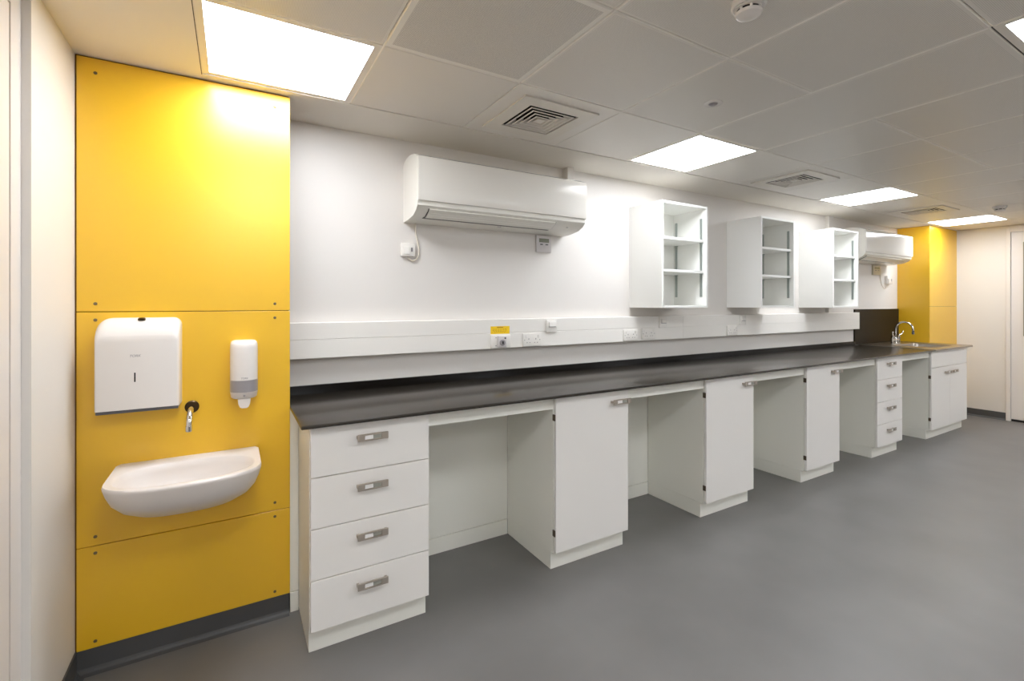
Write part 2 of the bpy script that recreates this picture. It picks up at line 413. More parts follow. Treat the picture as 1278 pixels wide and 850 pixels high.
def make_vent():
    t = thing('air_diffuser', '', 'air vent', group='square air diffusers in the ceiling')
    # flat outer flange with turned edge
    bm = bmesh.new()
    def frustum(r0, z0, r1, z1, th=0.0015):   # adds to the current bm
        a = [(-r0, -r0), (r0, -r0), (r0, r0), (-r0, r0)]; b = [(-r1, -r1), (r1, -r1), (r1, r1), (-r1, r1)]
        A = [bm.verts.new((x, y, z0)) for x, y in a]; B = [bm.verts.new((x, y, z1)) for x, y in b]
        A2 = [bm.verts.new((x*(1-th/r0), y*(1-th/r0), z0+th)) for x, y in a]; B2 = [bm.verts.new((x*(1-th/r1), y*(1-th/r1), z1+th)) for x, y in b]
        fs = []
        for k in range(4):
            n = (k+1) % 4
            fs += [bm.faces.new((A[k], A[n], B[n], B[k])), bm.faces.new((A2[k], B2[k], B2[n], A2[n])),
                   bm.faces.new((A[k], A2[k], A2[n], A[n])), bm.faces.new((B[k], B[n], B2[n], B2[k]))]
        bmesh.ops.recalc_face_normals(bm, faces=fs)
    ring_plate(bm, 0.221, 0.146, -0.008, -0.0005)
    obj('flange', bm, M_diff, t)
    for r in (0.132, 0.104, 0.076, 0.050):
        bm = bmesh.new(); ring_plate(bm, r, r-0.009, -0.009, -0.0075); frustum(r-0.009, -0.008, r-0.024, 0.022); lr = obj('louvre_ring', bm, M_diff, t)
        bm = bmesh.new(); frustum(r-0.0078, -0.0072, r-0.0225, 0.0225, 0.0006); obj('blade_shade', bm, M_duct, lr)  # dark shell added behind each blade: shade of the gaps as colour
    box('centre_plate', M_diff, t, -0.024, 0.024, -0.024, 0.024, -0.009, -0.006)
    bm = bmesh.new()
    bm_box(bm, -0.199, 0.199, -0.199, 0.199, 0.040, 0.043)
    for s in (-1, 1):
        bm_box(bm, s*0.199-0.001, s*0.199+0.001, -0.199, 0.199, 0.0, 0.043); bm_box(bm, -0.199, 0.199, s*0.199-0.001, s*0.199+0.001, 0.0, 0.043)
    obj('duct_box', bm, M_duct, t)
    return t
V0 = make_vent()
vent_labels = ['square louvred air diffuser in the ceiling before the long white air conditioner over the worktop',
               'square louvred air diffuser in the ceiling above the open wall cupboards',
               'square louvred air diffuser in the ceiling beside the yellow corner boxing']
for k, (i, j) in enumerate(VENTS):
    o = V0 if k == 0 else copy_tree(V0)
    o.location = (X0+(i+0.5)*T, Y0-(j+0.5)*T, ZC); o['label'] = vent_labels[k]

def make_smoke():
    t = thing('smoke_detector', '', 'smoke detector', group='smoke detectors on the ceiling')
    bm = bmesh.new(); bm_lathe(bm, [(0.052, 0.0), (0.052, -0.016), (0.048, -0.020), (0.044, -0.020)], 32); obj('base', bm, M_plast, t, 40)
    bm = bmesh.new(); bm_lathe(bm, [(0.036, -0.019), (0.036, -0.036)], 24); obj('smoke_chamber', bm, M_black, t, 40)
    bm = bmesh.new()
    bm_lathe(bm, [(0.044, -0.0205), (0.046, -0.026), (0.040, -0.0275), (0.034, -0.0275)], 32)
    bm_lathe(bm, [(0.036, -0.0345), (0.040, -0.0355), (0.037, -0.044), (0.026, -0.050), (0.008, -0.051)], 32)
    for k in range(8):
        a = k*math.pi/4; g = bmesh.ops.create_cube(bm, size=1.0)
        bmesh.ops.scale(bm, vec=(0.006, 0.006, 0.012), verts=g['verts'])
        bmesh.ops.translate(bm, vec=(0.0375*math.cos(a), 0.0375*math.sin(a), -0.031), verts=g['verts'])
    obj('cover', bm, M_plast, t, 40)
    return t
S0 = make_smoke(); S0.location = (1.424, 0.925, ZC); S0['label'] = 'round white smoke detector on the ceiling tile over the aisle before the first air conditioner'
S1 = copy_tree(S0); S1.location = (6.56, 1.60, ZC); S1['label'] = 'round white smoke detector on the ceiling near the end-wall door'
t = thing('ceiling_sensor', 'small flush round sensor in a tile near the ceiling light over the cupboards', 'sensor', (1.998, 1.481, ZC))
bm = bmesh.new(); bm_lathe(bm, [(0.044, 0.0), (0.043, -0.003), (0.032, -0.005), (0.022, -0.004), (0.022, 0.0)], 32); obj('bezel', bm, M_plast, t, 40)
bm = bmesh.new(); bm_lathe(bm, [(0.021, -0.001), (0.019, -0.007), (0.012, -0.011), (0.003, -0.012)], 24); obj('lens', bm, M_grey, t, 60)

# ================================================================== BENCH
# worktop with upstand and support rails
units = [(0.268, 0.775), (1.484, 2.012), (2.714, 3.240), (3.940, 4.452), (5.135, 5.655), (6.345, 7.345)]
wt = thing('worktop', 'long charcoal laboratory worktop with black upstand along the white wall', 'worktop', (XN, WY, 0))
def rel(o, root):          # keep world coordinates although parented to a moved empty
    o.location = (-root.location.x, -root.location.y, -root.location.z); return o
bm = bmesh.new(); bm_box(bm, XN+0.001, 6.328, WFY, 2.730, WTB, WT, 0.004, 2)
rel(obj('surface', bm, M_top, wt, 35), wt)
rel(box('upstand', M_up, wt, XN+0.001, 6.245, 2.730, WY-0.001, WTB, 1.005, 0.0015, 1), wt)
for (a, b), (c, d) in zip(units, units[1:]):
    rel(box('support_rail', M_lams, wt, b+0.001, c-0.001, 2.085, 2.105, 0.874, WTB-0.0005, 0.001, 1), wt)

def handle(parent, x0, x1, zc, yface):
    """satin bow handle with a card holder: end blocks, slim bars and a white card"""
    bm = bmesh.new(); yo = yface-0.030
    bm_box(bm, x0, x0+0.028, yo, yo+0.008, zc-0.0145, zc+0.0145, 0.001, 1)
    bm_box(bm, x1-0.028, x1, yo, yo+0.008, zc-0.0145, zc+0.0145, 0.001, 1)
    bm_box(bm, x0+0.028, x1-0.028, yo, yo+0.008, zc+0.009, zc+0.0145)
    bm_box(bm, x0+0.028, x1-0.028, yo, yo+0.008, zc-0.0145, zc-0.009)
    bm_box(bm, x0, x0+0.010, yo+0.008, yface, zc-0.006, zc+0.006)
    bm_box(bm, x1-0.010, x1, yo+0.008, yface, zc-0.006, zc+0.006)
    bm_box(bm, x0+0.028, x1-0.028, yo+0.006, yo+0.0085, zc-0.010, zc+0.010)
    obj('handle', bm, M_handle, parent, 35)
    xm = x0+(x1-x0)*0.50
    box('label_card', M_card, parent, x0+0.030, xm, yo+0.0035, yo+0.0058, zc-0.0085, zc+0.0085)
    box('card_holder', M_clear, parent, xm+0.0005, x1-0.030, yo+0.0035, yo+0.0058, zc-0.0085, zc+0.0085)
def carcass(t, x0, x1):
    bm = bmesh.new(); y0, y1 = 2.087, KY-0.001
    bm_box(bm, x0, x0+0.018, y0, y1, 0.100, WTB-0.0005); bm_box(bm, x1-0.018, x1, y0, y1, 0.100, WTB-0.0005)
    bm_box(bm, x0+0.018, x1-0.018, y0, y1, 0.100, 0.118); bm_box(bm, x0+0.018, x1-0.018, y1-0.008, y1, 0.118, WTB-0.0005)
    bm_box(bm, x0+0.018, x1-0.018, y0, y0+0.018, 0.905, WTB-0.0005)
    obj('carcass', bm, M_lams, t)
    box('plinth', M_lams, t, x0+0.001, x1-0.001, PY, KY-0.001, 0.0, 0.099, 0.001, 1)
def hinge(door, x, z):
    box('hinge', M_hinge, door, x-0.005, x+0.004, DY+0.004, DY+0.026, z-0.017, z+0.017, 0.001, 1)
def drawer_unit(x0, x1, label):
    t = thing('drawer_unit', label, 'drawer unit', (x0, PY, 0), 'four-drawer units under the worktop')
    carcass(t, x0, x1)
    zs = [(0.106, 0.312), (0.316, 0.521), (0.525, 0.730), (0.734, 0.938)]
    for z0, z1 in zs:
        d = box('drawer', M_lam, t, x0+0.003, x1-0.002, DY, DY+0.018, z0, z1, 0.0012, 1)
        xc = (x0+x1)/2-0.005
        handle(d, xc-0.066, xc+0.062, z1-0.062, DY)
    for ch in t.children: rel(ch, t)
    return t
def base_cabinet(x0, x1, label):
    t = thing('base_cabinet', label, 'cabinet', (x0, PY, 0), 'single-door cabinets under the worktop')
    carcass(t, x0, x1)
    d = box('door', M_lam, t, x0+0.003, x1-0.002, DY, DY+0.018, 0.106, 0.938, 0.0012, 1)
    handle(d, x1-0.138, x1-0.006, 0.876, DY)
    hinge(d, x0+0.003, 0.829); hinge(d, x0+0.003, 0.208)
    for ch in t.children: rel(ch, t)
    return t
drawer_unit(*units[0], 'white four-drawer unit standing beside the yellow basin panel')
base_cabinet(*units[1], 'white single-door cabinet, next one along from the drawers by the basin')
base_cabinet(*units[2], 'white single-door cabinet between two other single-door cabinets')
base_cabinet(*units[3], 'white single-door cabinet, next one to the drawers near the sink')
drawer_unit(*units[4], 'white four-drawer unit next to the sink cabinet')
x0, x1 = units[5]
t = thing('sink_cabinet', 'wide white two-door cabinet under the steel sink', 'cabinet', (x0, PY, 0))
carcass(t, x0, x1)
box('false_front', M_lam, t, x0+0.003, x1-0.002, DY, DY+0.018, 0.762, 0.938, 0.0012, 1)
xm = (x0+x1)/2
d = box('door', M_lam, t, x0+0.003, xm-0.0008, DY, DY+0.018, 0.106, 0.758, 0.0012, 1)
handle(d, xm-0.150, xm-0.018, 0.697, DY); hinge(d, x0+0.003, 0.666); hinge(d, x0+0.003, 0.218)
d = box('door', M_lam, t, xm+0.0008, x1-0.002, DY, DY+0.018, 0.106, 0.758, 0.0012, 1)
handle(d, xm+0.018, xm+0.150, 0.697, DY); hinge(d, x1-0.001, 0.666); hinge(d, x1-0.001, 0.218)
for ch in t.children: rel(ch, t)

gap_labels = ['white kneehole back panel between drawers by the basin and the first single-door cabinet',
    'white kneehole back panel between the first and second single-door cabinets',
    'white kneehole back panel between the second and third single-door cabinets',
    'white kneehole back panel between the third single-door cabinet and the far drawers',
    'white kneehole back panel between the far drawers and the sink cabinet']
for k, ((a, b), (c, d)) in enumerate(zip(units, units[1:])):
    t = thing('kneehole_panel', gap_labels[k], 'panel', (b, KY, 0), 'back panels of the kneeholes')
    rel(box('panel', M_lams, t, b+0.001, c-0.001, KY, KY+0.016, 0.094, WTB-0.001), t)
    rel(box('skirting', M_lams, t, b+0.001, c-0.001, KY-0.003, KY+0.016, 0.0, 0.091, 0.001, 1), t)

# ---- steel sink top with bowl
sx0, sx1, sy0, sy1 = 6.329, 7.383, 2.024, 2.732
bx0, bx1, by0, by1 = 6.60, 7.15, 2.13, 2.50
t = thing('sink', 'stainless steel sink top with a square bowl beside the yellow boxing', 'sink', (6.85, 2.4, WT))
zt, zl = WT+0.004, WTB
def rrect(x0, x1, y0, y1, r, n=5):
    p = []
    for cx_, cy_, a in ((x1-r, y1-r, 0), (x0+r, y1-r, 90), (x0+r, y0+r, 180), (x1-r, y0+r, 270)):
        p += arc(cx_, cy_, r, a, a+90, n)
    return p
bm = bmesh.new()
N4 = 6
outer = rrect(sx0, sx1, sy0, sy1, 0.004, N4-1); inner = rrect(bx0, bx1, by0, by1, 0.05, N4-1)
def ring(pts, z): return [bm.verts.new((x, y, z)) for x, y in pts]
lv = [ring(outer, zl), ring(outer, zt), ring(rrect(sx0+.012, sx1-.012, sy0+.012, sy1-.012, 0.004, N4-1), zt),
      ring(rrect(sx0+.016, sx1-.016, sy0+.016, sy1-.016, 0.004, N4-1), zt-0.001), ring(rrect(bx0-.006, bx1+.006, by0-.006, by1+.006, 0.055, N4-1), zt-0.0012),
      ring(inner, zt-0.010), ring(rrect(bx0+.008, bx1-.008, by0+.008, by1-.008, 0.05, N4-1), zt-0.14),
      ring(rrect(bx0+.04, bx1-.04, by0+.04, by1-.04, 0.05, N4-1), zt-0.165)]
fs = []
for a, b in zip(lv, lv[1:]):
    n = len(a)
    for k in range(n): fs.append(bm.faces.new((a[k], a[(k+1) % n], b[(k+1) % n], b[k])))
fs.append(bm.faces.new(lv[-1]))
bmesh.ops.recalc_face_normals(bm, faces=fs)
for f in bm.faces: pass
rel(obj('sink_top', bm, M_steel, t, 35), t)
bm = bmesh.new(); bm_lathe(bm, [(0.040, 0.0), (0.040, 0.003), (0.030, 0.004), (0.022, 0.001)], 24, 'z', (6.875, 2.315, zt-0.1648)); rel(obj('waste', bm, M_chrome, t, 40), t)
tag(box("splashback", M_splash, None, 6.246, XF-0.001, WY-0.016, WY, WT+0.0045, 1.378, 0.001, 1),
    'black splashback panel on the wall behind the sink', 'splashback')

# ---- sink tap (swan neck with two lever handles)
tx, ty, tz = 6.90, 2.585, zt+0.0002
t = thing('sink_tap', 'chrome swan-neck mixer tap with two levers behind the sink', 'tap', (tx, ty, tz))
bm = bmesh.new()
bm_tube(bm, [(-0.075, 0, 0.045), (0.075, 0, 0.045)], 0.013, 14)
bm_lathe(bm, [(0.020, 0.0), (0.020, 0.006), (0.015, 0.010), (0.015, 0.06), (0.011, 0.07)], 20)
for s in (-0.075, 0.075):
    bm_lathe(bm, [(0.024, 0.0), (0.024, 0.008), (0.016, 0.012), (0.017, 0.055), (0.019, 0.058), (0.019, 0.085), (0.012, 0.090)], 20, 'z', (s, 0, 0))
obj('tap_body', bm, M_chrome, t, 40)
R = 0.085
path = [(0, 0, 0.065), (0, 0, 0.12), (0, 0, 0.175)]+[(0, -R+R*math.cos(math.radians(a)), 0.175+R*math.sin(math.radians(a))) for a in range(15, 181, 15)]+[(0, -2*R, 0.150)]
bm = bmesh.new(); bm_tube(bm, path, 0.010, 14); obj('spout', bm, M_chrome, t, True)
bm = bmesh.new(); bm_lathe(bm, [(0.012, 0.118), (0.0125, 0.152)], 16, 'z', (0, -2*R, 0)); obj('aerator', bm, M_dgrey, t, 40)
for s, q in ((-0.075, -1), (0.075, 1)):
    bm = bmesh.new()
    bm_tube(bm, [(s, 0, 0.088), (s+q*0.012, -0.006, 0.100), (s+q*0.038, -0.014, 0.106), (s+q*0.060, -0.02, 0.128), (s+q*0.066, -0.022, 0.146)], [0.008, 0.008, 0.007, 0.007, 0.009], 10)
    obj('lever', bm, M_chrome, t, True)

# ================================================================== BENCH TRUNKING AND SOCKETS
TY = 2.690
t = thing('dado_trunking', 'white dado trunking along the wall above the worktop', 'trunking', (XN, WY, 1.25))
rel(box('trunking_base', M_trunk, t, XN+0.002, 6.246, TY+0.006, WY-0.001, 1.150, 1.342, 0.002, 1), t)
xs = [XN+0.002, 3.244, 6.246]
for a, b in zip(xs, xs[1:]):
    rel(box('lower_lid', M_trunk, t, a+0.0006, b-0.0006, TY, TY+0.006, 1.152, 1.2505, 0.0015, 1), t)
    rel(box('upper_lid', M_trunk, t, a+0.0006, b-0.0006, TY, TY+0.006, 1.2522, 1.340, 0.0015, 1), t)
rel(box('end_cap', M_trunk, t, 6.2465, 6.250, TY-0.001, WY-0.0165, 1.149, 1.343, 0.001, 1), t)

def double_socket(xc, zc, label):
    t = thing('double_socket', label, 'socket', (xc, TY, zc), 'double sockets on the trunking')
    w, h = 0.146, 0.086
    bm = bmesh.new(); bm_box(bm, -w/2, w/2, -0.010, 0, -h/2, h/2, 0.003, 2); obj('plate', bm, M_sock, t, 35)
    for s in (-1, 1):
        cx_ = s*0.030
        bm = bmesh.new()
        bm_box(bm, cx_-0.002-s*0.002, cx_+0.002-s*0.002, -0.0105, -0.009, 0.002, 0.010)
        bm_box(bm, cx_-0.014, cx_-0.008, -0.0105, -0.009, -0.020, -0.016); bm_box(bm, cx_+0.008, cx_+0.014, -0.0105, -0.009, -0.020, -0.016)
        obj('pin_holes', bm, M_hole, t)
        box('rocker_switch', M_sock, t, cx_+s*0.018-0.006, cx_+s*0.018+0.006, -0.0135, -0.009, 0.014, 0.034, 0.0015, 1)
    for s in (-1, 1):
        bm = bmesh.new(); bm_lathe(bm, [(0.0032, 0.0), (0.0030, -0.0012), (0.001, -0.0014)], 10, 'y', (s*0.0605, -0.0098, 0)); obj('screw', bm, M_grey, t)
    return t
double_socket(1.735, 1.199, 'white double socket beside the key switch and yellow sticker')
double_socket(2.637, 1.200, 'white double socket of a close pair, the one nearer the yellow sticker')
double_socket(2.831, 1.206, 'white double socket of a close pair, the one farther from the yellow sticker')
double_socket(3.888, 1.199, 'lone white double socket under the middle wall cupboard')

def fused_switch(xc, zc, label):
    t = thing('spur_switch', label, 'switch', (xc, TY, zc), 'single switches on the trunking')
    bm = bmesh.new(); bm_box(bm, -0.043, 0.043, -0.012, 0, -0.043, 0.043, 0.003, 2); obj('plate', bm, M_sock, t, 35)
    bm = bmesh.new(); bm_prism(bm, [(-0.012, 0.030), (-0.019, 0.026), (-0.022, -0.003), (-0.012, -0.003)], -0.024, 0.032, 'x'); obj('rocker_switch', bm, M_sock, t)
    box('shadow_slot', M_grey, t, -0.026, 0.034, -0.0128, -0.0115, -0.008, -0.0035)
    return t
fused_switch(1.894, 1.288, 'white square spur switch above the double socket by the yellow sticker')
fused_switch(2.993, 1.291, 'white square spur switch above and beside a close pair of double sockets')
fused_switch(4.043, 1.290, 'white square spur switch above the lone double socket under the middle cupboard')
t = thing('key_switch', 'white wide plate with a grey key switch below the yellow sticker', 'switch', (1.493, TY, 1.197))
bm = bmesh.new(); bm_box(bm, -0.074, 0.074, -0.010, 0, -0.043, 0.043, 0.003, 2); obj('plate', bm, M_sock, t, 35)
box('key_housing', M_lgrey, t, -0.028, 0.036, -0.022, -0.010, -0.036, 0.036, 0.003, 2)
bm = bmesh.new(); bm_lathe(bm, [(0.020, 0), (0.020, -0.006), (0.016, -0.008)], 20, 'y', (0.004, -0.022, -0.006)); obj('key_barrel', bm, M_grey, t, 40)
bm = bmesh.new(); bm_box(bm, 0.000, 0.008, -0.034, -0.028, -0.014, 0.004); obj('key', bm, M_black, t)
bm = bmesh.new(); bm_lathe(bm, [(0.006, 0), (0.005, -0.003)], 12, 'y', (0.026, -0.022, 0.022)); obj('indicator', bm, M_dgrey, t)
for z in (-0.026, 0.026):
    bm = bmesh.new(); bm_lathe(bm, [(0.004, 0), (0.003, -0.002)], 10, 'y', (-0.036, -0.010, z)); obj('screw', bm, M_grey, t)
t = thing('warning_sticker', 'small yellow printed sticker on the trunking above the key switch', 'sticker', (1.493, TY, 1.271))
box('label_sheet', M_sticker, t, -0.070, 0.070, -0.0006, 0, -0.025, 0.025)
bm = bmesh.new()
bm_box(bm, -0.024, 0.022, -0.0009, -0.0006, 0.014, 0.020)
for k, w in enumerate((0.052, 0.056, 0.050, 0.042)):
    for q in range(6): bm_box(bm, -w+q*w/3, -w+q*w/3+w/3-0.006, -0.0009, -0.0006, 0.005-k*0.007, 0.007-k*0.007)
obj('print', bm, M_stickline, t)

# ================================================================== AIR CONDITIONERS
def make_ac(w):
    t = thing('air_conditioner', '', 'air conditioner', group='white wall air conditioners')
    prof = [(0.0, 1.922), (-0.09, 1.926), (-0.177, 1.938), (-0.225, 1.960), (-0.250, 1.984), (-0.252, 2.003), (-0.252, 2.246),
            (-0.200, 2.272), (-0.14, 2.287), (-0.09, 2.289), (-0.05, 2.284), (-0.02, 2.274), (0.0, 2.258)]
    z0 = 1.922
    bm = bmesh.new(); bm_prism(bm, [(y, z-z0) for y, z in prof], 0, w, 'x'); obj('casing', bm, M_acplast, t, 30)
    # glossy front panel, slightly bowed and leaning
    fp = [(-0.253, 2.010), (-0.2625, 2.010), (-0.2645, 2.016), (-0.2655, 2.06), (-0.2650, 2.14), (-0.2640, 2.22), (-0.2625, 2.247), (-0.259, 2.253), (-0.252, 2.2565), (-0.200, 2.2775), (-0.160, 2.2865), (-0.160, 2.2835), (-0.200, 2.2735), (-0.2525, 2.2475)]
    bm = bmesh.new(); bm_prism(bm, [(y, z-z0) for y, z in fp], 0.001, w-0.001, 'x'); obj('front_panel', bm, M_acfront, t, 30)
    # flap along the sloping underside
    pl = prof[:5][::-1]
    def under(y):
        for (ya, za), (yb, zb) in zip(pl, pl[1:]):
            if ya <= y <= yb: return za+(zb-za)*(y-ya)/(yb-ya)-z0
        return pl[0][1]-z0
    ys = [-0.238+0.0105*k for k in range(8)]
    up = [(y, under(y)-0.001) for y in ys]; lo = [(y-0.004, under(y)-0.006) for y in ys]
    xa, xb = 0.075, w-0.235
    bm = bmesh.new(); bm_prism(bm, up+lo[::-1], xa, xb, 'x'); fl = obj('flap', bm, M_acplast, t, 40)
    for q in (2, 4):
        bm = bmesh.new(); y = ys[q]; bm_tube(bm, [(xa+0.01, y-0.004, under(y)-0.006), (xb-0.01, y-0.004, under(y)-0.006)], 0.0012, 6); obj('rib', bm, M_acplast, fl)
    y = ys[-1]+0.004
    bm = bmesh.new(); bm_prism(bm, [(y, under(y)+0.002), (y+0.022, under(y+0.022)+0.002), (y+0.022, under(y+0.022)-0.002), (y, under(y)-0.004)], xa-0.008, xb+0.002, 'x')
    for e in (xa-0.006, xb+0.001):
        bm_prism(bm, [(q, under(q)-0.004) for q in ys]+[(q, under(q)+0.003) for q in ys[::-1]], e, e+0.004, 'x')
    obj('air_slot', bm, M_black, t)
    bm = bmesh.new(); bm_lathe(bm, [(0.010, 0), (0.010, -0.004), (0.006, -0.0045)], 20, 'z', (w-0.115, -0.205, under(-0.205)+0.0015)); obj('sensor', bm, M_lgrey, t, 40)
    bm = bmesh.new(); bm_box(bm, w*0.5-0.012, w*0.5+0.012, -0.118, -0.110, under(-0.112)-0.003, under(-0.112)+0.002); obj('clip', bm, M_lgrey, t)
    return t
A0 = make_ac(1.172); A0.location = (0.87, WY, 1.922); A0['label'] = 'long white air conditioner on the wall between the yellow panel and the open cupboards'
A1 = copy_tree(A0); A1.location = (5.925, WY, 1.922); A1['label'] = 'white air conditioner on the wall above the sink tap end, beside the farthest open cupboard'

def controller(x0, x1, z0, z1, label, m):
    t = thing('wall_controller', label, 'controller', ((x0+x1)/2, WY, (z0+z1)/2), 'air conditioner wall controllers')
    w, h = (x1-x0)/2, (z1-z0)/2
    bm = bmesh.new(); bm_box(bm, -w, w, -0.020, 0, -h, h, 0.003, 2); obj('body', bm, m, t, 35)
    box('display', M_lcd, t, -w*0.68, w*0.68, -0.0208, -0.0195, h*0.15, h*0.62)
    for s in (-0.36, 0.36): box('button', M_dgrey, t, w*s-w*0.18, w*s+w*0.18, -0.0215, -0.0195, -h*0.16, -h*0.02)
    return t
controller(1.804, 1.926, 1.800, 1.917, 'pale controller with small display under the long air conditioner', M_lgrey)
controller(6.69, 6.88, 1.795, 1.915, 'beige controller with small display under the air conditioner by the sink', M_beige)

def spur(x0, x1, z0, z1, label):
    t = thing('fused_spur', label, 'switch', ((x0+x1)/2, WY, (z0+z1)/2), 'fused spurs under the air conditioners')
    w, h = (x1-x0)/2, (z1-z0)/2
    bm = bmesh.new(); bm_box(bm, -w, w, -0.030, 0, -h, h, 0.004, 2); obj('plate', bm, M_sock, t, 35)
    bm = bmesh.new(); bm_box(bm, -w*0.7, w*0.25, -0.037, -0.030, -h*0.72, h*0.4, 0.002, 1); obj('fuse_carrier', bm, M_sock, t, 35)
    box('rocker_switch', M_grey, t, w*0.4, w*0.62, -0.034, -0.0295, -h*0.3, h*0.3)
    return t
spur(0.850, 0.932, 1.722, 1.800, 'white fused spur with a cable under the long air conditioner')
spur(7.03, 7.17, 1.69, 1.79, 'white fused spur with a cable under the air conditioner by the sink')
def spline(pts, n=8):
    out = []
    P = [Vector(p) for p in pts]; P = [P[0]]+P+[P[-1]]
    for i in range(1, len(P)-2):
        for k in range(n):
            u = k/n; a, b, c, d = P[i-1], P[i], P[i+1], P[i+2]
            out.append(0.5*((2*b)+(c-a)*u+(2*a-5*b+4*c-d)*u*u+(3*b-a-3*c+d)*u**3))
    return out+[P[-2]]
def cable(pts, label):
    bm = bmesh.new(); bm_tube(bm, spline(pts), 0.0045, 10)
    tag(obj('power_cable', bm, M_cable, None, True), label, 'cable', 'air conditioner power cables')
cable([(0.940, WY-0.012, 1.925), (0.942, WY-0.012, 1.86), (0.958, WY-0.010, 1.80), (0.963, WY-0.010, 1.752), (0.950, WY-0.010, 1.712), (0.920, WY-0.012, 1.698), (0.896, WY-0.014, 1.712), (0.890, WY-0.016, 1.722)],
      'thin white cable looping from the long air conditioner to its fused spur')
cable([(6.86, WY-0.020, 1.795), (6.875, WY-0.018, 1.74), (6.93, WY-0.016, 1.66), (7.0, WY-0.016, 1.63), (7.06, WY-0.016, 1.655), (7.085, WY-0.016, 1.69)],
      'thin white cable looping from the beige controller to a fused spur')
tag(box('pipe_cover', M_cream, None, 2.035, 2.092, WY-0.065, WY, 2.286, ZC-0.0005, 0.002, 1), 'short pipe cover between the long air conditioner and the ceiling', 'pipe cover', 'pipe covers')
tag(box('pipe_cover', M_wall, None, 5.625, 5.712, WY-0.035, WY, 1.344, ZC-0.0005, 0.002, 1), 'tall slim pipe cover on the wall beside the farthest open cupboard', 'pipe cover', 'pipe covers')

# ================================================================== OPEN WALL CUPBOARDS
def make_cup(w):
    t = thing('wall_cupboard', '', 'cupboard', group='open wall cupboards')
    D, H, th = 0.330, 0.788, 0.018
    box('side_panel', M_cup, t, 0, th, -D, 0, 0, H, 0.001, 1); box('side_panel', M_cup, t, w-th, w, -D, 0, 0, H, 0.001, 1)
    box('top_panel', M_cup, t, th+0.0002, w-th-0.0002, -D, 0, H-th, H, 0.001, 1); box('bottom_panel', M_cup, t, th+0.0002, w-th-0.0002, -D, 0, 0.0, th, 0.001, 1)
    box('back_panel', M_cup, t, th+0.0002, w-th-0.0002, -0.014, -0.006, th+0.0002, H-th-0.0002)
    for z in (0.268, 0.510):
        s = box('shelf', M_cup, t, th+0.006, w-th-0.006, -0.312, -0.016, z, z+0.020, 0.001, 1)
        for x in (th+0.004, w-th-0.016):
            for y in (-0.292, -0.048): box('shelf_clip', M_std, s, x, x+0.012, y-0.012, y+0.012, z-0.007, z-0.0005)
    for x in (th+0.0003, w-th-0.0045):
        for y in (-0.284, -0.041):
            box('shelf_standard', M_std, t, x, x+0.0042, y-0.010, y+0.010, 0.085, 0.700)
    return t
K0 = make_cup(0.512); K0.location = (2.688, WY, 1.411); K0['label'] = 'open white two-shelf wall cupboard next to the long air conditioner'
K1 = copy_tree(K0); K1.location = (3.902, WY, 1.408); K1['label'] = 'open white two-shelf wall cupboard, the middle of the three'
K2 = copy_tree(K0); K2.location = (5.092, WY, 1.402); K2['label'] = 'open white two-shelf wall cupboard next to the air conditioner by the sink'

# ================================================================== BASIN WALL
# wash basin
t = thing('wash_basin', 'white ceramic wash basin hung on the yellow panel', 'basin', (-0.150, YN, 0.62))
bm = bmesh.new()
cxo, cyo, n = 0.0, -0.20, 72
def outer_pt(a, s=1.0):
    """D-shaped outline hit by a ray from (0,-0.2): straight back and sides, elliptic front"""
    dx, dy = math.cos(a), math.sin(a); lo_, hi_ = 0.0, 0.6
    def inside(x, y):
        d = -y
        if d < 0.0 or abs(x) > 0.25: return False
        if d <= 0.24:
            if d < 0.03: return abs(x) <= 0.25-(0.03-math.sqrt(max(0, 0.03**2-(0.03-d)**2)))*0.4
            return True
        return (abs(x)/0.25)**2.4+((d-0.24)/0.145)**2.4 <= 1
    for _ in range(40):
        m_ = (lo_+hi_)/2
        if inside(dx*m_, cyo+dy*m_): lo_ = m_
        else: hi_ = m_
    return dx*lo_, cyo+dy*lo_
def inner_pt(a, s=1.0):
    c, q = math.cos(a), math.sin(a); e = 2/2.5
    return 0.222*s*math.copysign(abs(c)**e, c), -0.218+0.142*s*math.copysign(abs(q)**e, q)
A = [2*math.pi*k/n for k in range(n)]
rows = []
def scaled(s, sy=None):
    sy = sy or s
    return [(x*s, y*sy) for x, y in map(outer_pt, A)]
for s, sy, z in ((0.25, 0.45, 0.012), (0.45, 0.56, 0.016), (0.66, 0.69, 0.032), (0.82, 0.81, 0.062), (0.92, 0.905, 0.098), (0.975, 0.965, 0.138), (0.998, 0.993, 0.162), (1.0, 1.0, 0.170), (0.992, 0.990, 0.178)):
    rows.append([bm.verts.new((x, y, z)) for x, y in scaled(s, sy)])
rows.append([bm.verts.new((x*1.03, (y+0.218)*1.04-0.218, 0.1795)) for x, y in map(inner_pt, A)])
for s, z in ((1.0, 0.174), (0.965, 0.150), (0.90, 0.115), (0.76, 0.080), (0.52, 0.058), (0.22, 0.050)):
    rows.append([bm.verts.new((inner_pt(a, s)[0], inner_pt(a, s)[1], z)) for a in A])
fs = []
for a, b in zip(rows, rows[1:]):
    for k in range(n): fs.append(bm.faces.new((a[k], a[(k+1) % n], b[(k+1) % n], b[k])))
fs += [bm.faces.new(rows[0][::-1]), bm.faces.new(rows[-1])]
bmesh.ops.recalc_face_normals(bm, faces=fs)
obj('basin_body', bm, M_ceramic, t, 60)
bm = bmesh.new(); bm_lathe(bm, [(0.024, 0.0), (0.024, 0.003), (0.014, 0.002)], 20, 'z', (0.0, -0.218, 0.0505)); obj('waste', bm, M_chrome, t, 40)
